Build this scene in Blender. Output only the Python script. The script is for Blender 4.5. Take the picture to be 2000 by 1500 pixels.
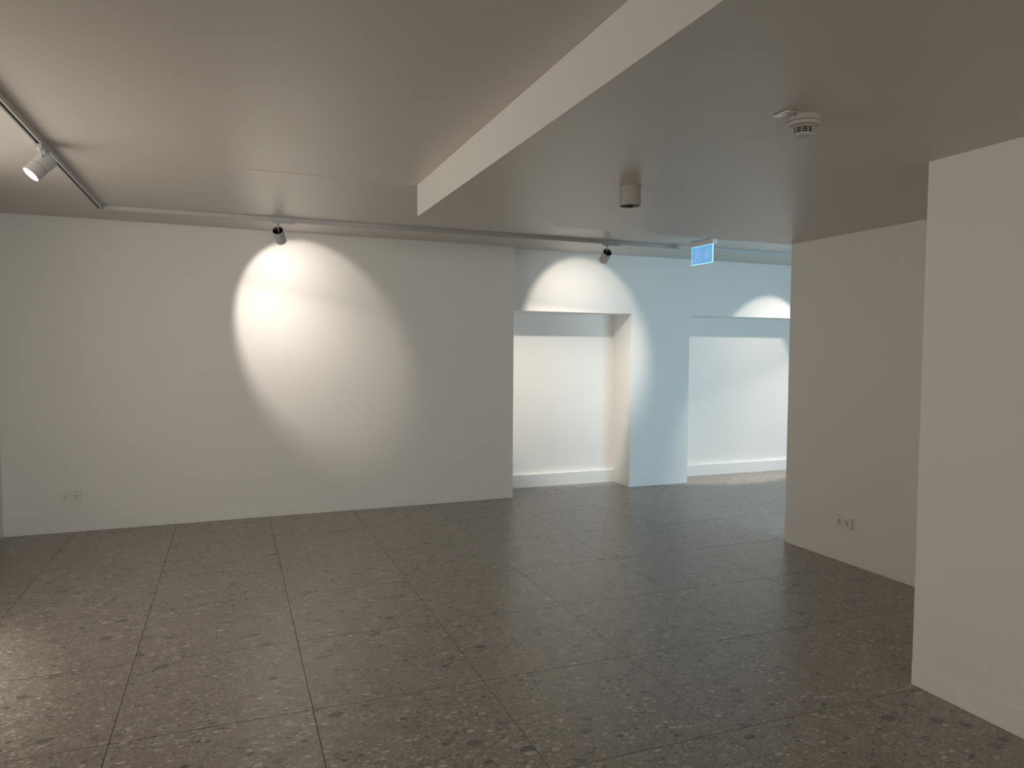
import bpy, bmesh, math, random
from mathutils import Vector, Matrix

random.seed(4)
for o in list(bpy.data.objects):
    bpy.data.objects.remove(o, do_unlink=True)
SC = bpy.context.scene
COL = SC.collection

# ------------------------------------------------------------------ camera
CAM_H = 1.6
F_PX = 1404.475
cam_d = bpy.data.cameras.new('camera')
cam = bpy.data.objects.new('camera', cam_d)
COL.objects.link(cam)
cam_d.sensor_fit = 'HORIZONTAL'
cam_d.sensor_width = 36.0
cam_d.lens = F_PX / 2000.0 * 36.0
cam_d.clip_start = 0.05
_r = Vector((0.93156776, -0.36350483, 0.00676439))
_u = Vector((0.01072363, 0.04606981, 0.99888066))
_b = Vector((-0.36340958, -0.93045248, 0.04681524))
cam.matrix_world = Matrix(((_r.x, _u.x, _b.x, 0), (_r.y, _u.y, _b.y, 0), (_r.z, _u.z, _b.z, CAM_H), (0, 0, 0, 1)))
SC.camera = cam

# ------------------------------------------------------------------ view, world, lights
SC.view_settings.view_transform = 'Standard'
SC.view_settings.look = 'None'
SC.view_settings.gamma = 1.0
SC.view_settings.use_curve_mapping = False
SC.view_settings.exposure = 0.0
SC.cycles.max_bounces = 16
SC.cycles.diffuse_bounces = 12

G = dict(S1=0.97, S2=1.0, S3=0.95, L3=1.05, D1=0.53, D2=0.69, D3=0.58)   # dimming
SPOT_W = 42.0
SPOT_COL = (1.0, 0.905, 0.80)
DAY_W = 150.0
DAY_COL = (0.52, 0.81, 1.0)

world = bpy.data.worlds.new('world')
SC.world = world
world.use_nodes = True
world.node_tree.nodes['Background'].inputs[0].default_value = (0.45, 0.72, 1.0, 1)
world.node_tree.nodes['Background'].inputs[1].default_value = 1.0

# daylight entering by the front window of the neighbouring room
WIN = (4.75, 6.45, 0.06, 1.80, 2.4)      # x0, x1, z0, z1, y of the inner face
day = bpy.data.lights.new('daylight', 'AREA')
day.shape = 'RECTANGLE'
day.size = WIN[1] - WIN[0] - 0.12
day.size_y = WIN[3] - WIN[2] - 0.12
day.energy = DAY_W * G['D1']
day.color = DAY_COL
day_o = bpy.data.objects.new('daylight', day)
COL.objects.link(day_o)
day_o.location = ((WIN[0] + WIN[1]) / 2, WIN[4] - 0.22, (WIN[2] + WIN[3]) / 2)
day_o.rotation_euler = (math.radians(90), 0, 0)      # shines towards +Y

# added fill light in an invented window behind the camera, lifts the back wall
FILL_WIN2 = (-1.60, 1.60, 1.00, 2.50, -7.5)
fill2 = bpy.data.lights.new('rear_fill', 'AREA')
fill2.shape = 'RECTANGLE'
fill2.size = FILL_WIN2[1] - FILL_WIN2[0] - 0.12
fill2.size_y = FILL_WIN2[3] - FILL_WIN2[2] - 0.12
fill2.energy = 185.0 * G['D2']
fill2.color = (1.0, 0.97, 0.91)
fill2_o = bpy.data.objects.new('rear_fill', fill2)
COL.objects.link(fill2_o)
fill2_o.location = ((FILL_WIN2[0] + FILL_WIN2[1]) / 2, FILL_WIN2[4] - 0.22, (FILL_WIN2[2] + FILL_WIN2[3]) / 2)
fill2_o.rotation_euler = (math.radians(90), 0, 0)

# second added fill, in an invented high window, for the right wall and beam
FILL_WIN3 = (3.1, 5.1, 1.55, 2.50, -1.80)     # y0, y1, z0, z1, x of the inner face
fill3 = bpy.data.lights.new('side_fill', 'AREA')
fill3.shape = 'RECTANGLE'
fill3.size = FILL_WIN3[3] - FILL_WIN3[2] - 0.12
fill3.size_y = FILL_WIN3[1] - FILL_WIN3[0] - 0.12
fill3.energy = 40.0 * G['D3']
fill3.color = (1.0, 0.86, 0.70)
fill3_o = bpy.data.objects.new('side_fill', fill3)
COL.objects.link(fill3_o)
fill3_o.location = (FILL_WIN3[4] - 0.22, (FILL_WIN3[0] + FILL_WIN3[1]) / 2, (FILL_WIN3[2] + FILL_WIN3[3]) / 2)
fill3_o.rotation_euler = (0, math.radians(-90), 0)

# ------------------------------------------------------------------ materials
def mat(name, col, rough=0.5, metal=0.0, emit=None, estr=0.0, bump=None, spec=None):
    m = bpy.data.materials.new(name)
    m.use_nodes = True
    n = m.node_tree.nodes
    b = n['Principled BSDF']
    b.inputs['Base Color'].default_value = (*col, 1)
    b.inputs['Roughness'].default_value = rough
    b.inputs['Metallic'].default_value = metal
    if spec is not None:
        b.inputs['Specular IOR Level'].default_value = spec
    if emit:
        b.inputs['Emission Color'].default_value = (*emit, 1)
        b.inputs['Emission Strength'].default_value = estr
    if bump:
        sc, st, var = bump
        tc = n.new('ShaderNodeTexCoord')
        nz = n.new('ShaderNodeTexNoise')
        nz.inputs['Scale'].default_value = sc
        nz.inputs['Detail'].default_value = 3
        m.node_tree.links.new(tc.outputs['Object'], nz.inputs['Vector'])
        bp = n.new('ShaderNodeBump')
        bp.inputs['Strength'].default_value = st
        bp.inputs['Distance'].default_value = 0.002
        m.node_tree.links.new(nz.outputs['Fac'], bp.inputs['Height'])
        m.node_tree.links.new(bp.outputs['Normal'], b.inputs['Normal'])
        if var:
            n2 = n.new('ShaderNodeTexNoise')
            n2.inputs['Scale'].default_value = 1.3
            n2.inputs['Detail'].default_value = 2
            m.node_tree.links.new(tc.outputs['Object'], n2.inputs['Vector'])
            rp = n.new('ShaderNodeMapRange')
            rp.inputs['To Min'].default_value = 1 - var
            rp.inputs['To Max'].default_value = 1 + var
            m.node_tree.links.new(n2.outputs['Fac'], rp.inputs['Value'])
            mx = n.new('ShaderNodeVectorMath')
            mx.operation = 'SCALE'
            mx.inputs[0].default_value = col
            m.node_tree.links.new(rp.outputs[0], mx.inputs['Scale'])
            m.node_tree.links.new(mx.outputs[0], b.inputs['Base Color'])
    return m


M = {}
M['wall'] = mat('white_wall_paint', (0.86, 0.85, 0.825), 0.5, bump=(120, 0.1, 0.012), spec=0.45)
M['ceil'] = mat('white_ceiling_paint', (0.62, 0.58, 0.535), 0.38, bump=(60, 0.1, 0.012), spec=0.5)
M['base'] = mat('white_skirting_paint', (0.865, 0.857, 0.835), 0.5, bump=(60, 0.04, 0.0))
M['plastic'] = mat('white_plastic', (0.84, 0.83, 0.80), 0.35)
M['fitting'] = mat('grey_beige_coat', (0.40, 0.375, 0.34), 0.5)
M['detector'] = mat('greyish_plastic', (0.52, 0.49, 0.44), 0.42)  # one even greyish tone
M['alu'] = mat('white_powder_coat', (0.54, 0.535, 0.525), 0.42, bump=(400, 0.05, 0.0))
M['track'] = mat('white_track_coat', (0.54, 0.535, 0.525), 0.4, bump=(400, 0.05, 0.0))
M['black'] = mat('black_plastic', (0.012, 0.012, 0.012), 0.5)
M['sink'] = mat('black_heat_sink', (0.02, 0.02, 0.021), 0.35, 0.6)
M['groove'] = mat('dark_groove', (0.06, 0.055, 0.05), 0.6)
M['chrome'] = mat('brushed_steel', (0.62, 0.62, 0.61), 0.3, 1.0)
M['reflector'] = mat('dark_reflector', (0.10, 0.095, 0.09), 0.18, 0.9)
M['lens'] = mat('lit_lens', (0.9, 0.9, 0.88), 0.3, emit=(1, 0.97, 0.93), estr=6.0)
M['dull_lens'] = mat('unlit_lens', (0.16, 0.15, 0.14), 0.2)
M['label'] = mat('glossy_label', (0.90, 0.90, 0.89), 0.12, spec=0.8)
M['ink'] = mat('grey_ink', (0.25, 0.25, 0.26), 0.7)
M['holder'] = mat('clear_grey_holder', (0.42, 0.40, 0.37), 0.3)
M['sign'] = mat('lit_sign_pane', (0.05, 0.15, 0.25), 0.25, emit=(0.17, 0.45, 0.78), estr=0.85)
M['sign_edge'] = mat('lit_sign_edge', (0.3, 0.6, 0.7), 0.3, emit=(0.42, 0.90, 1.0), estr=1.0)
M['sign_mark'] = mat('lit_sign_mark', (0.1, 0.15, 0.3), 0.4, emit=(0.275, 0.44, 0.80), estr=0.88)
M['frame'] = mat('grey_window_frame', (0.55, 0.55, 0.54), 0.4)
M['seam'] = mat('plaster_seam', (0.66, 0.62, 0.57), 0.9)
M['dark'] = mat('socket_hole', (0.02, 0.018, 0.016), 0.8)
M['grout'] = mat('dark_grout', (0.07, 0.062, 0.055), 0.9)


def stone_material():
    m = bpy.data.materials.new('ceppo_stone_tile')
    m.use_nodes = True
    nt = m.node_tree
    n, L = nt.nodes, nt.links
    bsdf = n['Principled BSDF']

    def math_(op, a, b=None, clamp=False):
        k = n.new('ShaderNodeMath')
        k.operation = op
        k.use_clamp = clamp
        for i, v in enumerate((a, b)):
            if v is None:
                continue
            if isinstance(v, (int, float)):
                k.inputs[i].default_value = v
            else:
                L.new(v, k.inputs[i])
        return k.outputs[0]

    def maprange(v, a, b, c, d, smooth=True):
        k = n.new('ShaderNodeMapRange')
        k.interpolation_type = 'SMOOTHSTEP' if smooth else 'LINEAR'
        L.new(v, k.inputs['Value'])
        for nm, x in (('From Min', a), ('From Max', b), ('To Min', c), ('To Max', d)):
            if isinstance(x, (int, float)):
                k.inputs[nm].default_value = x
            else:
                L.new(x, k.inputs[nm])
        return k.outputs[0]

    tc = n.new('ShaderNodeTexCoord')
    oi = n.new('ShaderNodeObjectInfo')
    off = n.new('ShaderNodeCombineXYZ')
    L.new(math_('MULTIPLY', oi.outputs['Random'], 61.7), off.inputs[0])
    L.new(math_('MULTIPLY', oi.outputs['Random'], 37.3), off.inputs[1])
    add = n.new('ShaderNodeVectorMath')
    add.operation = 'ADD'
    L.new(tc.outputs['Object'], add.inputs[0])
    L.new(off.outputs[0], add.inputs[1])
    base_co = add.outputs[0]

    def warped(scale, amt):
        nz = n.new('ShaderNodeTexNoise')
        nz.inputs['Scale'].default_value = scale
        nz.inputs['Detail'].default_value = 2
        L.new(base_co, nz.inputs['Vector'])
        s = n.new('ShaderNodeVectorMath')
        s.operation = 'SUBTRACT'
        L.new(nz.outputs['Color'], s.inputs[0])
        s.inputs[1].default_value = (0.5, 0.5, 0.5)
        c = n.new('ShaderNodeVectorMath')
        c.operation = 'SCALE'
        L.new(s.outputs[0], c.inputs[0])
        c.inputs['Scale'].default_value = amt
        a = n.new('ShaderNodeVectorMath')
        a.operation = 'ADD'
        L.new(base_co, a.inputs[0])
        L.new(c.outputs[0], a.inputs[1])
        return a.outputs[0]

    def noise(scale, detail=3, rough=0.6):
        nz = n.new('ShaderNodeTexNoise')
        nz.inputs['Scale'].default_value = scale
        nz.inputs['Detail'].default_value = detail
        nz.inputs['Roughness'].default_value = rough
        L.new(base_co, nz.inputs['Vector'])
        return nz.outputs['Fac']

    def mixcol(fac, a, b):
        k = n.new('ShaderNodeMix')
        k.data_type = 'RGBA'
        if isinstance(fac, (int, float)):
            k.inputs['Factor'].default_value = fac
        else:
            L.new(fac, k.inputs['Factor'])
        for nm, v in ((6, a), (7, b)):
            if isinstance(v, tuple):
                k.inputs[nm].default_value = (*v, 1)
            else:
                L.new(v, k.inputs[nm])
        return k.outputs[2]

    def ramp(fac, stops):
        r = n.new('ShaderNodeValToRGB')
        r.color_ramp.interpolation = 'LINEAR'
        el = r.color_ramp.elements
        el[0].position, el[0].color = stops[0][0], (*stops[0][1], 1)
        el[1].position, el[1].color = stops[-1][0], (*stops[-1][1], 1)
        for p, c in stops[1:-1]:
            e = el.new(p)
            e.color = (*c, 1)
        L.new(fac, r.inputs[0])
        return r.outputs[0]

    K = 1.45
    tone = lambda *c: tuple(K * x for x in c)
    col = ramp(noise(9, 4, 0.65), [(0.3, tone(0.163, 0.144, 0.126)), (0.7, tone(0.226, 0.201, 0.178))])
    fine = ramp(noise(260, 2, 0.7), [(0.3, (0.72, 0.72, 0.72)), (0.72, (1.28, 1.27, 1.25))])
    mul = n.new('ShaderNodeMix')
    mul.data_type = 'RGBA'
    mul.blend_type = 'MULTIPLY'
    mul.inputs['Factor'].default_value = 1
    L.new(col, mul.inputs[6])
    L.new(fine, mul.inputs[7])
    col = mul.outputs[2]

    def clasts(col, scale, stretch, keep, rmin, rmax, stops, warp, wamt, soft, opacity, rot, ring=False):
        mp = n.new('ShaderNodeMapping')
        mp.inputs['Scale'].default_value = (scale * stretch, scale, scale)
        mp.inputs['Rotation'].default_value = (0, 0, rot)
        L.new(warped(warp, wamt), mp.inputs['Vector'])
        v = n.new('ShaderNodeTexVoronoi')
        v.voronoi_dimensions = '2D'
        v.inputs['Scale'].default_value = 1.0
        L.new(mp.outputs[0], v.inputs['Vector'])
        sp = n.new('ShaderNodeSeparateColor')
        L.new(v.outputs['Color'], sp.inputs[0])
        rad = maprange(sp.outputs[0], 0, 1, rmin, rmax, False)
        inner = math_('SUBTRACT', rad, soft)
        mask = maprange(v.outputs['Distance'], inner, rad, 1, 0)
        kp = math_('LESS_THAN', sp.outputs[1], keep)
        mask = math_('MULTIPLY', math_('MULTIPLY', mask, kp), opacity)
        c = ramp(sp.outputs[2], stops)
        if ring:
            core = maprange(math_('DIVIDE', v.outputs['Distance'], rad), 0.45, 0.75, 1, 0)
            rk = math_('GREATER_THAN', sp.outputs[2], 0.55)
            c = mixcol(math_('MULTIPLY', math_('MULTIPLY', core, rk), 0.75), c, tone(0.115, 0.110, 0.104))
        return mixcol(mask, col, c)

    dark = tone(0.045, 0.043, 0.042)
    slate = tone(0.088, 0.090, 0.094)
    brown = tone(0.115, 0.098, 0.082)
    mid = tone(0.215, 0.196, 0.170)
    pale = tone(0.325, 0.305, 0.275)
    white = tone(0.43, 0.41, 0.375)
    # gravel of three sizes, then sparse large pebbles
    col = clasts(col, 165, 0.62, 0.60, 0.15, 0.50, [(0, dark), (0.16, brown), (0.3, mid), (0.7, pale), (1, white)], 60, 0.006, 0.12, 0.8, 0.1)
    col = clasts(col, 72, 0.55, 0.52, 0.12, 0.46, [(0, dark), (0.14, brown), (0.24, mid), (0.62, pale), (1, white)], 34, 0.016, 0.10, 0.85, -0.12)
    col = clasts(col, 34, 0.60, 0.36, 0.12, 0.42, [(0, dark), (0.15, slate), (0.28, brown), (0.36, mid), (0.7, pale), (1, white)], 18, 0.03, 0.07, 0.88, 0.2)
    col = clasts(col, 12.5, 0.68, 0.30, 0.12, 0.34, [(0, dark), (0.18, slate), (0.34, brown), (0.42, mid), (0.75, pale), (1, pale)], 9, 0.07, 0.03, 0.8, -0.2, ring=True)
    L.new(col, bsdf.inputs['Base Color'])
    rg = maprange(noise(40, 3), 0.3, 0.7, 0.26, 0.38)
    L.new(rg, bsdf.inputs['Roughness'])
    bsdf.inputs['Specular IOR Level'].default_value = 0.5
    bp = n.new('ShaderNodeBump')
    bp.inputs['Strength'].default_value = 0.06
    bp.inputs['Distance'].default_value = 0.001
    L.new(noise(220, 2), bp.inputs['Height'])
    L.new(bp.outputs['Normal'], bsdf.inputs['Normal'])
    return m


M['stone'] = stone_material()

# ------------------------------------------------------------------ mesh helpers
def add_box(bm, lo, hi):
    vs = [bm.verts.new((x, y, z)) for x in (lo[0], hi[0]) for y in (lo[1], hi[1]) for z in (lo[2], hi[2])]
    for f in ((0, 1, 3, 2), (4, 6, 7, 5), (0, 4, 5, 1), (2, 3, 7, 6), (0, 2, 6, 4), (1, 5, 7, 3)):
        bm.faces.new([vs[i] for i in f])
    return vs


def add_prism(bm, poly, z0, z1):
    """extrude a 2-D outline (counter-clockwise) between two heights"""
    a = [bm.verts.new((x, y, z0)) for x, y in poly]
    b = [bm.verts.new((x, y, z1)) for x, y in poly]
    bm.faces.new(list(reversed(a)))
    bm.faces.new(b)
    k = len(poly)
    for i in range(k):
        bm.faces.new((a[i], a[(i + 1) % k], b[(i + 1) % k], b[i]))


def add_lathe(bm, prof, mtx=None, seg=48, closed=False):
    """revolve (radius, height) pairs about local z"""
    rings = []
    for r, z in prof:
        if r < 1e-6:
            rings.append([bm.verts.new((0, 0, z))])
        else:
            rings.append([bm.verts.new((r * math.cos(2 * math.pi * i / seg), r * math.sin(2 * math.pi * i / seg), z)) for i in range(seg)])
    pairs = list(zip(rings[:-1], rings[1:]))
    if closed:
        pairs.append((rings[-1], rings[0]))
    for a, b in pairs:
        for i in range(seg):
            j = (i + 1) % seg
            if len(a) == 1 and len(b) == 1:
                continue
            if len(a) == 1:
                bm.faces.new((a[0], b[i], b[j]))
            elif len(b) == 1:
                bm.faces.new((a[i], b[0], a[j]))
            else:
                bm.faces.new((a[i], b[i], b[j], a[j]))
    if mtx is not None:
        vs = [v for r in rings for v in r]
        bmesh.ops.transform(bm, matrix=mtx, verts=vs)


def add_bar(bm, p0, p1, w, d, up=Vector((0, 0, 1))):
    """rectangular bar from p0 to p1"""
    p0, p1 = Vector(p0), Vector(p1)
    t = (p1 - p0).normalized()
    s = t.cross(up)
    if s.length < 1e-4:
        s = t.cross(Vector((0, 1, 0)))
    s.normalize()
    q = s.cross(t)
    vs = [bm.verts.new(p + s * a * w / 2 + q * b * d / 2) for p in (p0, p1) for a, b in ((-1, -1), (1, -1), (1, 1), (-1, 1))]
    for f in ((0, 3, 2, 1), (4, 5, 6, 7), (0, 1, 5, 4), (1, 2, 6, 5), (2, 3, 7, 6), (3, 0, 4, 7)):
        bm.faces.new([vs[i] for i in f])


def obj(name, bm, material, parent=None, smooth=False, bevel=0.0):
    bmesh.ops.recalc_face_normals(bm, faces=bm.faces[:])
    me = bpy.data.meshes.new(name)
    if bevel:
        bmesh.ops.bevel(bm, geom=bm.edges[:], offset=bevel, segments=2, affect='EDGES', clamp_overlap=True)
    bm.to_mesh(me)
    bm.free()
    me.materials.append(material)
    if smooth:
        for p in me.polygons:
            p.use_smooth = True
        me.set_sharp_from_angle(angle=math.radians(35))
    o = bpy.data.objects.new(name, me)
    COL.objects.link(o)
    if parent:
        o.parent = parent
    return o


def boxes(name, lst, material, parent=None, bevel=0.0):
    bm = bmesh.new()
    for lo, hi in lst:
        add_box(bm, lo, hi)
    return obj(name, bm, material, parent, bevel=bevel)


def struct(o):
    o['kind'] = 'structure'
    return o


def thing(name, loc, label, cat, group=None, rot=(0, 0, 0)):
    o = bpy.data.objects.new(name, None)
    o.empty_display_size = 0.05
    COL.objects.link(o)
    o.location = loc
    o.rotation_euler = rot
    o['label'] = label
    o['category'] = cat
    if group:
        o['group'] = group
    return o


# ------------------------------------------------------------------ room
ZC = 2.705        # high ceiling
ZS = 2.494        # lowered ceiling
XL = -1.80        # left wall face
YB = 7.33         # plane of piers and lintels
YN = 7.75         # back of niches
XR = 4.34         # face of the right wall
YR = 4.757        # its far end
XK = 3.052        # face of the near right wall block
YK = 2.470
XE = 9.2          # end of the neighbouring room
YF = -7.5         # wall behind the camera
XS, YS = 1.177, 4.785   # corner of the lowered ceiling
WL0, WL1 = (XL, 7.1186), (2.832, 7.214)    # projecting left stretch of the back wall

T = 0.8
TX0, TY0 = 0.322, 3.225
floor = struct(boxes('floor', [((XL - 0.3, YF - 0.3, -0.2), (XE + 0.3, 8.2, -0.010))], M['grout']))
rear_floor = boxes('floor_screed', [((XL - 0.2, YF - 0.2, -0.009), (XE + 0.2, TY0 - 3 * T - 0.002, -0.0005))], M['stone'], floor)

# tiles: one shared mesh
gx, gy = 0.0013, 0.0018
bm = bmesh.new()
add_box(bm, (-T / 2 + gx, -T / 2 + gy, -0.0098), (T / 2 - gx, T / 2 - gy, 0.0))
top = [e for e in bm.edges if all(abs(v.co.z) < 1e-6 for v in e.verts)]
bmesh.ops.bevel(bm, geom=top, offset=0.0004, segments=1, affect='EDGES')
bmesh.ops.recalc_face_normals(bm, faces=bm.faces[:])
tile_me = bpy.data.meshes.new('floor_tile')
bm.to_mesh(tile_me)
bm.free()
tile_me.materials.append(M['stone'])
for i in range(-3, 10):
    for j in range(-3, 6):
        cx, cy = TX0 + (i + 0.5) * T, TY0 + (j + 0.5) * T
        if cx > XK + 0.6 and cy < YK + 0.1 and cx < 4.3:
            continue                                  # wholly under the wall block
        if cx < -1.0 and cx + T / 2 < XL:
            continue
        if cy - T / 2 > YN:
            continue
        if cx > XK + 0.45 and cy < 2.6:
            continue
        t = bpy.data.objects.new('floor_tile', tile_me)
        COL.objects.link(t)
        t.parent = floor
        t.location = (cx, cy, 0)

# ceiling
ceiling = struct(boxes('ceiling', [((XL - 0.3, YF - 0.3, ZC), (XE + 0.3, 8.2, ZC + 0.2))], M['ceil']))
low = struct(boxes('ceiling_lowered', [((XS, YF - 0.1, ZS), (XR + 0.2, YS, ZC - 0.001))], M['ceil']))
low.data.materials.append(M['wall'])          # upright faces take the lighter wall colour, to look better lit
for p in low.data.polygons:
    if abs(p.normal.z) < 0.5:
        p.material_index = 1
bm = bmesh.new()
add_prism(bm, [(0.10, YS - 0.012), (XS, YS - 0.004), (XS, YS + 0.004), (0.10, YS - 0.009)], ZC - 0.0022, ZC + 0.001)
obj('plaster_seam', bm, M['seam'], ceiling)

# walls
a, b, c, d, wx = FILL_WIN3  # opening for the invented side window that holds the fill light
struct(boxes('wall_left', [((XL - 0.3, YF - 0.2, 0), (XL, a, ZC)), ((XL - 0.3, b, 0), (XL, 8.0, ZC)),
                           ((XL - 0.3, a, 0), (XL, b, c)), ((XL - 0.3, a, d), (XL, b, ZC))], M['wall']))
x0, x1 = XL - 0.2, XL - 0.13
w = struct(boxes('added_window_3', [((x0, a, c), (x1, a + 0.06, d)), ((x0, b - 0.06, c), (x1, b, d)),
                              ((x0, a + 0.06, c), (x1, b - 0.06, c + 0.06)), ((x0, a + 0.06, d - 0.06), (x1, b - 0.06, d))], M['frame']))
boxes('mullion', [((x0, (a + b) / 2 - 0.03, c + 0.06), (x1, (a + b) / 2 + 0.03, d - 0.06))], M['frame'], w)
bm = bmesh.new()
add_prism(bm, [WL0, WL1, (WL1[0], 8.1), (XL, 8.1)], 0, ZC)
wbl = struct(obj('wall_back_left', bm, M['wall']))
ZL = 2.034
N1 = (2.86, 4.352)
N2 = (5.160, 7.300)
x0 = WL1[0] + 0.001
wbr = struct(boxes('wall_back_right', [
    ((x0, YN, 0), (XE, 8.1, ZC)),
    ((x0, YB, 0), (N1[0], YN, ZL)), ((N1[1], YB, 0), (N2[0], YN, ZL)), ((N2[1], YB, 0), (XE, YN, ZL)),
    ((x0, YB, ZL), (XE, YN, ZC))], M['wall']))
struct(boxes('wall_right', [((XR, YK - 0.3, 0), (XR + 0.2, YR, ZS))], M['wall']))
struct(boxes('wall_near_right', [((XK, YF, 0), (XR, YK, ZS))], M['wall']))

struct(boxes('wall_far_right', [((XE, 2.0, 0), (XE + 0.2, 8.1, ZC))], M['wall']))


def wall_with_window(wname, wn, xa, xb, rect):
    a, b, c, d, wy = rect
    struct(boxes(wname, [((xa, wy - 0.3, 0), (a, wy, ZC)), ((b, wy - 0.3, 0), (xb, wy, ZC)),
                         ((a, wy - 0.3, 0), (b, wy, c)), ((a, wy - 0.3, d), (b, wy, ZC))], M['wall']))
    y0, y1 = wy - 0.2, wy - 0.13
    w = struct(boxes(wn, [((a, y0, c), (a + 0.06, y1, d)), ((b - 0.06, y0, c), (b, y1, d)),
                          ((a + 0.06, y0, c), (b - 0.06, y1, c + 0.06)), ((a + 0.06, y0, d - 0.06), (b - 0.06, y1, d))], M['frame']))
    boxes('mullion', [(((a + b) / 2 - 0.03, y0, c + 0.06), ((a + b) / 2 + 0.03, y1, d - 0.06))], M['frame'], w)


wall_with_window('wall_street', 'window_1', XR + 0.2, XE, WIN)
wall_with_window('wall_front', 'added_window_2', XL, XK, FILL_WIN2)  # rear window is made up, it houses the added fill

# skirtings: flush ones on the plain walls, a proud one at the foot of each niche
def skirt(name, p0, p1, h, t):
    p0, p1 = Vector((*p0, 0)), Vector((*p1, 0))
    dv = (p1 - p0).normalized()
    nv = Vector((dv.y, -dv.x, 0))
    bm = bmesh.new()
    q = [p0, p0 + nv * t, p1 + nv * t, p1]
    add_prism(bm, [(v.x, v.y) for v in q], 0.0012, h)
    return struct(obj(name, bm, M['base']))

skirt('baseboard_back', (WL0[0] + 0.004, WL0[1]), (WL1[0], WL1[1]), 0.100, 0.0025)
skirt('baseboard_right', (XR, YR), (XR, YK + 0.01), 0.120, 0.0025)
skirt('baseboard_near_right', (XK, YK), (XK, YF + 0.01), 0.120, 0.0025)
skirt('baseboard_niche_left', (N1[0] + 0.002, YN), (N1[1] - 0.002, YN), 0.148, 0.056)
skirt('baseboard_niche_right', (N2[0] + 0.002, YN), (N2[1] - 0.002, YN), 0.140, 0.056)

# ------------------------------------------------------------------ lighting tracks
TH, TW = 0.034, 0.036
TRK_X, TRK_Y = -0.935, 6.425
ZT = ZC - TH          # underside of the tracks


def track(name, along, fixed, s0, s1, label, m):
    loc = (s0, fixed, ZT) if along == 'x' else (fixed, s0, ZT)
    t = thing(name, loc, label, 'track light')
    ln = s1 - s0
    w = TW / 2

    def bx(u0, u1, v0, v1, z0, z1):
        return ((u0, v0, z0), (u1, v1, z1)) if along == 'x' else ((v0, u0, z0), (v1, u1, z1))
    boxes('track_channel', [bx(0, ln, -w, w, TH - 0.006, TH - 0.0004), bx(0, ln, -w, -w + 0.009, 0, TH - 0.006), bx(0, ln, w - 0.009, w, 0, TH - 0.006)], m, t)
    boxes('contact_strip', [bx(0.004, ln - 0.004, -w + 0.0092, w - 0.0092, 0.010, TH - 0.0062)], M['black'], t)
    return t


tb = track('ceiling_track', 'x', TRK_Y, TRK_X + TW / 2 + 0.058, XE - 0.4, 'long white ceiling track running parallel to the back wall', M['track'])
bx0 = tb.location
boxes('corner_connector', [((-0.058 - TW + 0.0, -TW / 2 - 0.0005, -0.001), (-0.0005, TW / 2 + 0.0005, TH - 0.0006))], M['track'], tb, bevel=0.001)
track('ceiling_track', 'y', TRK_X, YF + 0.5, TRK_Y - TW / 2 - 0.001, 'white ceiling track with black slot running along the left wall', M['track'])


# ------------------------------------------------------------------ track spotlights
LAMP_R, LAMP_L = 0.046, 0.138


def axis_matrix(origin, ax):
    z = Vector(ax).normalized()
    x = z.cross(Vector((0, 0, 1)))
    x = x.normalized() if x.length > 1e-4 else Vector((1, 0, 0))
    y = z.cross(x)
    o = Vector(origin)
    return Matrix(((x.x, y.x, z.x, o.x), (x.y, y.y, z.y, o.y), (x.z, y.z, z.z, o.z), (0, 0, 0, 1)))


def shape_beam(ld, wash, half):
    """added shaping that evens out the pool of light: intensity by angle above / on / below the lamp's axis"""
    ld.use_nodes = True
    nt = ld.node_tree
    em = nt.nodes['Emission']
    tc = nt.nodes.new('ShaderNodeTexCoord')
    sp = nt.nodes.new('ShaderNodeSeparateXYZ')
    nt.links.new(tc.outputs['Normal'], sp.inputs[0])
    az = nt.nodes.new('ShaderNodeMath')
    az.operation = 'ABSOLUTE'
    nt.links.new(sp.outputs[2], az.inputs[0])
    dv = nt.nodes.new('ShaderNodeMath')
    dv.operation = 'DIVIDE'
    nt.links.new(sp.outputs[1], dv.inputs[0])
    nt.links.new(az.outputs[0], dv.inputs[1])
    T_ = math.tan(math.radians(half)) * 0.9
    mr = nt.nodes.new('ShaderNodeMapRange')
    mr.inputs['From Min'].default_value = -T_
    mr.inputs['From Max'].default_value = T_
    nt.links.new(dv.outputs[0], mr.inputs['Value'])
    rp = nt.nodes.new('ShaderNodeValToRGB')
    el = rp.color_ramp.elements
    el[0].position, el[0].color = 0.0, (wash[2],) * 3 + (1,)
    el[1].position, el[1].color = 1.0, (wash[0],) * 3 + (1,)
    e = el.new(0.5)
    e.color = (wash[1],) * 3 + (1,)
    nt.links.new(mr.outputs[0], rp.inputs[0])
    nt.links.new(rp.outputs[0], em.inputs['Strength'])


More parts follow.
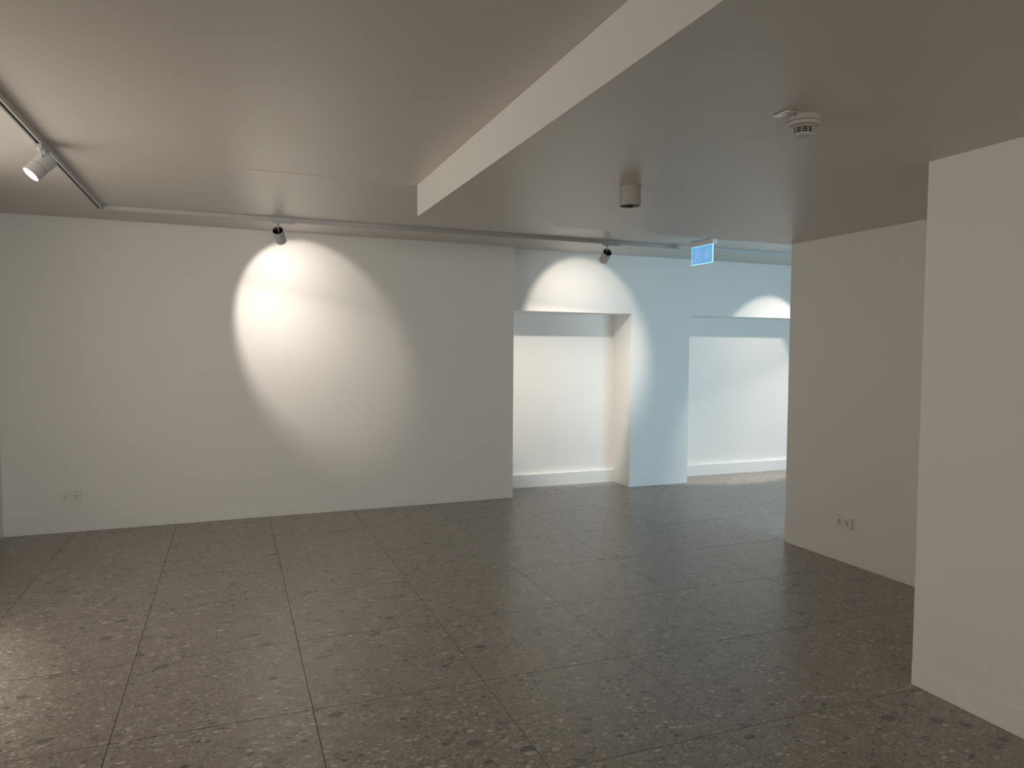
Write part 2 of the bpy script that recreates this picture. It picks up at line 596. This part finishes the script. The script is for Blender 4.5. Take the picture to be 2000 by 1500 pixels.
def spotlight(pivot, rear, ax, along, a0, a1, label, half=38.0, power=1.0, blend=0.28, group=None, wash=(0.27, 0.54, 1.05)):
    """pivot: point on the track's underside, rear: centre of the lamp's back end, ax: aim"""
    t = thing('track_spotlight', pivot, label, 'spotlight', group)
    pv = Vector(pivot)
    rr = Vector(rear) - pv
    ax = Vector(ax).normalized()
    mt = axis_matrix(rr, ax)
    w = 0.0165
    if along == 'x':
        lo, hi = (a0, -w, -0.016), (a1, w, -0.0005)
    else:
        lo, hi = (-w, a0, -0.016), (w, a1, -0.0005)
    boxes('adapter', [(lo, hi)], M['alu'], t, bevel=0.0015)
    # pivot knuckle and arm
    bm = bmesh.new()
    add_lathe(bm, [(0, -0.0162), (0.013, -0.0162), (0.013, -0.026), (0.009, -0.030), (0, -0.030)], seg=24)
    obj('swivel', bm, M['alu'], t, smooth=True)
    bm = bmesh.new()
    add_bar(bm, Vector((0, 0, -0.022)), rr + ax * 0.045, 0.008, 0.012)
    obj('arm', bm, M['alu'], t)
    R_ = LAMP_R
    # rear housing: hollow, open at the back
    bm = bmesh.new()
    add_lathe(bm, [(R_ - 0.0035, 0.0), (R_, 0.0015), (R_, 0.0760), (R_ - 0.003, 0.0765), (R_ - 0.0035, 0.06)], mt, closed=True)
    obj('housing', bm, M['alu'], t, smooth=True)
    bm = bmesh.new()
    add_lathe(bm, [(R_ - 0.004, 0.0750), (R_ - 0.0022, 0.0750), (R_ - 0.0022, 0.0805), (R_ - 0.004, 0.0805)], mt, closed=True)
    obj('groove_ring', bm, M['groove'], t)
    bm = bmesh.new()
    add_lathe(bm, [(R_ - 0.003, 0.0785), (R_, 0.0790), (R_, LAMP_L - 0.001), (R_ - 0.001, LAMP_L), (R_ - 0.004, LAMP_L), (R_ - 0.006, 0.131), (R_ - 0.006, 0.083)], mt, closed=True)
    obj('front_barrel', bm, M['alu'], t, smooth=True)
    # heat sink with fins inside the open back
    bm = bmesh.new()
    add_lathe(bm, [(0, 0.034), (R_ - 0.0045, 0.034), (R_ - 0.0045, 0.048), (0, 0.048)], mt)
    hs = obj('heat_sink', bm, M['sink'], t)
    for k in range(12):
        an = math.pi * 2 * k / 12 + 0.2
        bm = bmesh.new()
        c, s = math.cos(an), math.sin(an)
        u, v = Vector((c, s, 0)), Vector((-s, c, 0))
        r0, r1 = 0.012, R_ - 0.005
        vs = []
        for z in (0.006, 0.034):
            for r, q in ((r0, -1), (r1, -1), (r1, 1), (r0, 1)):
                vs.append(bm.verts.new(mt @ (u * r + v * q * 0.0011 + Vector((0, 0, z)))))
        for f in ((0, 3, 2, 1), (4, 5, 6, 7), (0, 1, 5, 4), (1, 2, 6, 5), (2, 3, 7, 6), (3, 0, 4, 7)):
            bm.faces.new([vs[i] for i in f])
        obj('fin', bm, M['sink'], hs)
    # lens
    bm = bmesh.new()
    add_lathe(bm, [(0, 0.1320), (R_ - 0.0062, 0.1320), (R_ - 0.0062, 0.1290), (0, 0.1290)], mt)
    obj('lens', bm, M['lens'], t)
    # the beam itself
    ld = bpy.data.lights.new('spot_beam', 'SPOT')
    ld.energy = SPOT_W * power
    ld.color = SPOT_COL
    ld.spot_size = math.radians(2 * half)
    ld.spot_blend = blend
    ld.shadow_soft_size = 0.022
    shape_beam(ld, wash, half)  # added angle weighting, tames the hot spot and lifts the lower beam
    lo_ = bpy.data.objects.new('spot_beam', ld)
    COL.objects.link(lo_)
    lo_.parent = t
    q = rr + ax * (LAMP_L + 0.003)
    lo_.matrix_local = Matrix.Translation(q) @ ax.to_track_quat('-Z', 'Y').to_matrix().to_4x4()
    return t


GR = 'white track spotlights'
spotlight((0.380, TRK_Y, ZT), (0.378, TRK_Y + 0.010, 2.600), (0.24, 0.825, -0.512), 'x', -0.045, 0.133,
          'white cylinder spotlight lighting the plain left stretch of back wall', 42.5, power=2.2 * G['S1'], blend=0.25, group=GR, wash=(0.14, 0.235, 1.0))
spotlight((3.522, TRK_Y, ZT), (3.535, TRK_Y + 0.010, 2.592), (0.125, 0.87, -0.49), 'x', -0.041, 0.134,
          'white cylinder spotlight above the left niche, nearest the exit sign', 41.3, power=1.7 * G['S2'], blend=0.28, group=GR, wash=(0.17, 0.34, 2.7))
spotlight((6.60, TRK_Y, ZT), (6.60, TRK_Y + 0.005, 2.60), (-0.21, 0.68, -0.70), 'x', -0.041, 0.134,
          'white cylinder spotlight above the right niche, hidden by the right wall', 33.8, power=3.3 * G['S3'], group=GR, wash=(0.12, 0.42, 2.1))
spotlight((TRK_X, 4.525, ZT), (-0.908, 4.612, 2.625), (-0.59, -0.31, -0.746), 'y', -0.045, 0.133,
          'white cylinder spotlight with glowing lens on the track by the left wall', 45.0, power=5.0 * G['L3'], group=GR, blend=0.9, wash=(0.25, 0.8, 2.0))


# ------------------------------------------------------------------ surface downlight
t = thing('ceiling_downlight', (2.035, 3.46, ZS), 'short white cylindrical downlight, switched off, on the lowered ceiling', 'downlight')
bm = bmesh.new()
R_ = 0.0575
add_lathe(bm, [(0, -0.0004), (R_, -0.0004), (R_, -0.1035), (R_ - 0.0015, -0.105), (R_ - 0.004, -0.105), (R_ - 0.005, -0.100), (R_ - 0.006, -0.02), (0, -0.02)], seg=64)
obj('housing', bm, M['fitting'], t, smooth=True)
bm = bmesh.new()
add_lathe(bm, [(R_ - 0.0062, -0.101), (0.045, -0.085), (0.026, -0.055), (0.026, -0.052), (R_ - 0.0062, -0.098)], seg=64, closed=True)
obj('reflector', bm, M['reflector'], t, smooth=True)
bm = bmesh.new()
add_lathe(bm, [(0, -0.058), (0.0255, -0.058), (0.0255, -0.054), (0, -0.054)], seg=32)
obj('lens', bm, M['dull_lens'], t)

# ------------------------------------------------------------------ smoke detector with its paper tag
t = thing('smoke_detector', (2.035, 2.185, ZS), 'white round smoke detector with slotted chamber on the lowered ceiling', 'smoke detector')
bm = bmesh.new()
add_lathe(bm, [(0, -0.0004), (0.0585, -0.0004), (0.0600, -0.003), (0.0610, -0.0215), (0.0595, -0.0225), (0, -0.0225)], seg=64)
base = obj('base', bm, M['detector'], t, smooth=True)
boxes('cable_slot', [((-0.0585, -0.020, -0.0085), (-0.0540, -0.004, -0.0045))], M['dark'], base)
bm = bmesh.new()
add_lathe(bm, [(0, -0.0228), (0.0590, -0.0228), (0.0590, -0.0246), (0, -0.0246)], seg=64)
obj('seam', bm, M['groove'], t)
bm = bmesh.new()
add_lathe(bm, [(0, -0.0248), (0.0605, -0.0248), (0.0615, -0.027), (0.0610, -0.034), (0.0590, -0.037), (0.0520, -0.0385), (0.0400, -0.0400), (0.0355, -0.0420), (0.0350, -0.0440), (0, -0.0440)], seg=64)
obj('flange', bm, M['detector'], t, smooth=True)
bm = bmesh.new()
add_lathe(bm, [(0, -0.0441), (0.0300, -0.0441), (0.0300, -0.0640), (0, -0.0640)], seg=48)
obj('sensing_chamber', bm, M['black'], t)
bm = bmesh.new()
for zz in (-0.0498, -0.0565):
    add_lathe(bm, [(0.0301, zz), (0.0335, zz), (0.0335, zz - 0.0013), (0.0301, zz - 0.0013)], seg=48, closed=True)
obj('grille_ring', bm, M['detector'], t)
for k in range(9):
    an = 2 * math.pi * k / 9 + 0.30
    bm = bmesh.new()
    c, s = math.cos(an), math.sin(an)
    add_bar(bm, Vector((0.0325 * c, 0.0325 * s, -0.0440)), Vector((0.0325 * c, 0.0325 * s, -0.0642)), 0.0030, 0.0030)
    obj('grille_rib', bm, M['detector'], t)
bm = bmesh.new()
add_lathe(bm, [(0, -0.0641), (0.0335, -0.0641), (0.0342, -0.0660), (0.0335, -0.0720), (0.0300, -0.0755), (0, -0.0765)], seg=48)
obj('cap', bm, M['detector'], t, smooth=True)

t = thing('detector_tag', (1.932, 2.135, ZS), 'small white printed tag in a clip beside the smoke detector', 'tag')
boxes('clip', [((-0.012, -0.030, -0.005), (0.014, 0.004, -0.0004))], M['holder'], t, bevel=0.001)
boxes('card', [((-0.016, 0.0045, -0.006), (0.016, 0.082, -0.0045))], M['label'], t)
boxes('card_backing', [((-0.012, 0.0045, -0.0044), (0.012, 0.06, -0.0004))], M['holder'], t)
for (u0, u1, v) in ((0.018, 0.060, 0.006), (0.018, 0.050, 0.001), (0.024, 0.066, -0.005)):
    boxes('print_line', [((v - 0.0011, u0, -0.0063), (v + 0.0011, u1, -0.00601))], M['ink'], t)


# ------------------------------------------------------------------ emergency exit sign
SX = 4.381
SY0, SY1 = 5.872, 6.216
SZ0, SZ1 = 2.472, 2.655
t = thing('exit_sign', (SX, (SY0 + SY1) / 2, ZC), 'glowing blue emergency exit sign with running figure and down arrow', 'exit sign')
cy = (SY0 + SY1) / 2
boxes('housing', [((-0.004, SY0 - cy - 0.006, SZ1 - ZC - 0.0), (0.050, SY1 - cy + 0.014, -0.0005))], M['plastic'], t, bevel=0.003)
y0, y1, z0, z1 = SY0 - cy, SY1 - cy, SZ0 - ZC, SZ1 - ZC
e = 0.0055
pane = boxes('pane', [((0.004, y0 + e, z0 + e), (0.012, y1 - e, z1 - 0.0002))], M['sign'], t)
boxes('lit_edge', [((0.0035, y0, z0), (0.0125, y0 + e, z1 - 0.0003)), ((0.0035, y1 - e, z0), (0.0125, y1, z1 - 0.0003)),
                   ((0.0035, y0 + e, z0), (0.0125, y1 - e, z0 + e)), ((0.0035, y0 + e, z1 - 0.0045), (0.0042, y1 - e, z1 - 0.0003))], M['sign_edge'], t)
PW, PH = y1 - y0, z1 - z0


def mark(name, polys):
    """outlines given in (u right, v up), 0..1 across the pane as seen from the room"""
    bm = bmesh.new()
    for poly in polys:
        fr = [bm.verts.new((0.0030, y1 - u * PW, z0 + v * PH)) for u, v in poly]
        bk = [bm.verts.new((0.0039, y1 - u * PW, z0 + v * PH)) for u, v in poly]
        bm.faces.new(fr)
        bm.faces.new(list(reversed(bk)))
        for i in range(len(poly)):
            j = (i + 1) % len(poly)
            bm.faces.new((fr[i], bk[i], bk[j], fr[j]))
    return obj(name, bm, M['sign_mark'], pane)


head = [(0.265 + 0.030 * math.cos(2 * math.pi * k / 14), 0.80 + 0.062 * math.sin(2 * math.pi * k / 14)) for k in range(14)]
mark('running_figure', [
    head,
    [(0.235, 0.72), (0.300, 0.70), (0.275, 0.42), (0.205, 0.44)],
    [(0.235, 0.72), (0.205, 0.70), (0.120, 0.66), (0.105, 0.54), (0.135, 0.54), (0.150, 0.60), (0.230, 0.64)],
    [(0.300, 0.70), (0.290, 0.62), (0.335, 0.54), (0.375, 0.60), (0.385, 0.55), (0.335, 0.47), (0.315, 0.48)],
    [(0.205, 0.44), (0.245, 0.44), (0.195, 0.26), (0.090, 0.24), (0.090, 0.17), (0.215, 0.19)],
    [(0.235, 0.44), (0.280, 0.42), (0.345, 0.28), (0.335, 0.10), (0.300, 0.10), (0.305, 0.26)],
])
mark('doorway', [[(0.385, 0.88), (0.415, 0.88), (0.415, 0.12), (0.385, 0.12)], [(0.30, 0.94), (0.415, 0.94), (0.415, 0.89), (0.30, 0.89)]])
mark('down_arrow', [
    [(0.715, 0.88), (0.775, 0.88), (0.775, 0.36), (0.715, 0.36)],
    [(0.745, 0.17), (0.885, 0.52), (0.885, 0.66), (0.775, 0.40), (0.745, 0.33)],
    [(0.745, 0.17), (0.745, 0.33), (0.715, 0.40), (0.605, 0.66), (0.605, 0.52)],
])


# ------------------------------------------------------------------ double wall sockets
def socket(loc, rotz, label):
    """plate in local x-z, front towards local -y"""
    t = thing('double_socket', loc, label, 'socket', rot=(0, 0, rotz))
    W, H = 0.160, 0.0885
    fr = 0.0065
    boxes('frame', [((-W / 2, -0.0150, -H / 2), (W / 2, -0.0004, -H / 2 + fr)), ((-W / 2, -0.0150, H / 2 - fr), (W / 2, -0.0004, H / 2)),
                    ((-W / 2, -0.0150, -H / 2 + fr), (-W / 2 + fr, -0.0004, H / 2 - fr)), ((W / 2 - fr, -0.0150, -H / 2 + fr), (W / 2, -0.0004, H / 2 - fr))], M['plastic'], t)
    boxes('back_plate', [((-W / 2 + fr, -0.0042, -H / 2 + fr), (W / 2 - fr, -0.0003, H / 2 - fr))], M['groove'], t)
    iw = (W - 2 * fr) / 2
    for s in (-1, 1):
        cx = s * iw / 2
        hw, hh = iw / 2 - 0.0011, H / 2 - fr - 0.0010
        seg = 32
        rad = 0.0195
        bm = bmesh.new()
        sq, ci, bt = [], [], []
        for k in range(seg):
            an = 2 * math.pi * k / seg + math.pi / 4
            c, sn = math.cos(an), math.sin(an)
            m_ = max(abs(c), abs(sn))
            sq.append(bm.verts.new((cx + hw * c / m_, -0.0165, hh * sn / m_)))
            ci.append(bm.verts.new((cx + rad * c, -0.0165, rad * sn)))
            bt.append(bm.verts.new((cx + rad * 0.96 * c, -0.0046, rad * 0.96 * sn)))
        bk = [bm.verts.new((v.co.x, -0.0044, v.co.z)) for v in sq]
        for k in range(seg):
            j = (k + 1) % seg
            bm.faces.new((sq[k], sq[j], ci[j], ci[k]))
            bm.faces.new((ci[k], ci[j], bt[j], bt[k]))
            bm.faces.new((sq[k], bk[k], bk[j], sq[j]))
        bm.faces.new(bt)
        ins = obj('socket_insert', bm, M['plastic'], t)
        ry = Matrix.Rotation(math.radians(90), 4, 'X')
        for dx in (-0.0095, 0.0095):
            bm = bmesh.new()
            add_lathe(bm, [(0, 0.0), (0.0042, 0.0), (0.0042, 0.0006), (0, 0.0006)], Matrix.Translation((cx + dx, -0.0047, 0.001)) @ ry, seg=14)
            obj('pin_hole', bm, M['dark'], ins)
        for sg in (-1, 1):
            boxes('earth_clip', [((cx - 0.0030, -0.0145, sg * 0.0165 - 0.0018), (cx + 0.0030, -0.0048, sg * 0.0165 + 0.0018))], M['dark'] if sg < 0 else M['chrome'], ins)
    return t


wang = math.atan2(WL1[1] - WL0[1], WL1[0] - WL0[0])
sx = -1.305
sy = WL0[1] + (sx - WL0[0]) * math.tan(wang)
socket((sx, sy, 0.3125), wang, 'white double wall socket low on the back wall, left corner')
socket((XR, 4.126, 0.311), -math.pi / 2, 'white double wall socket low on the right wall')
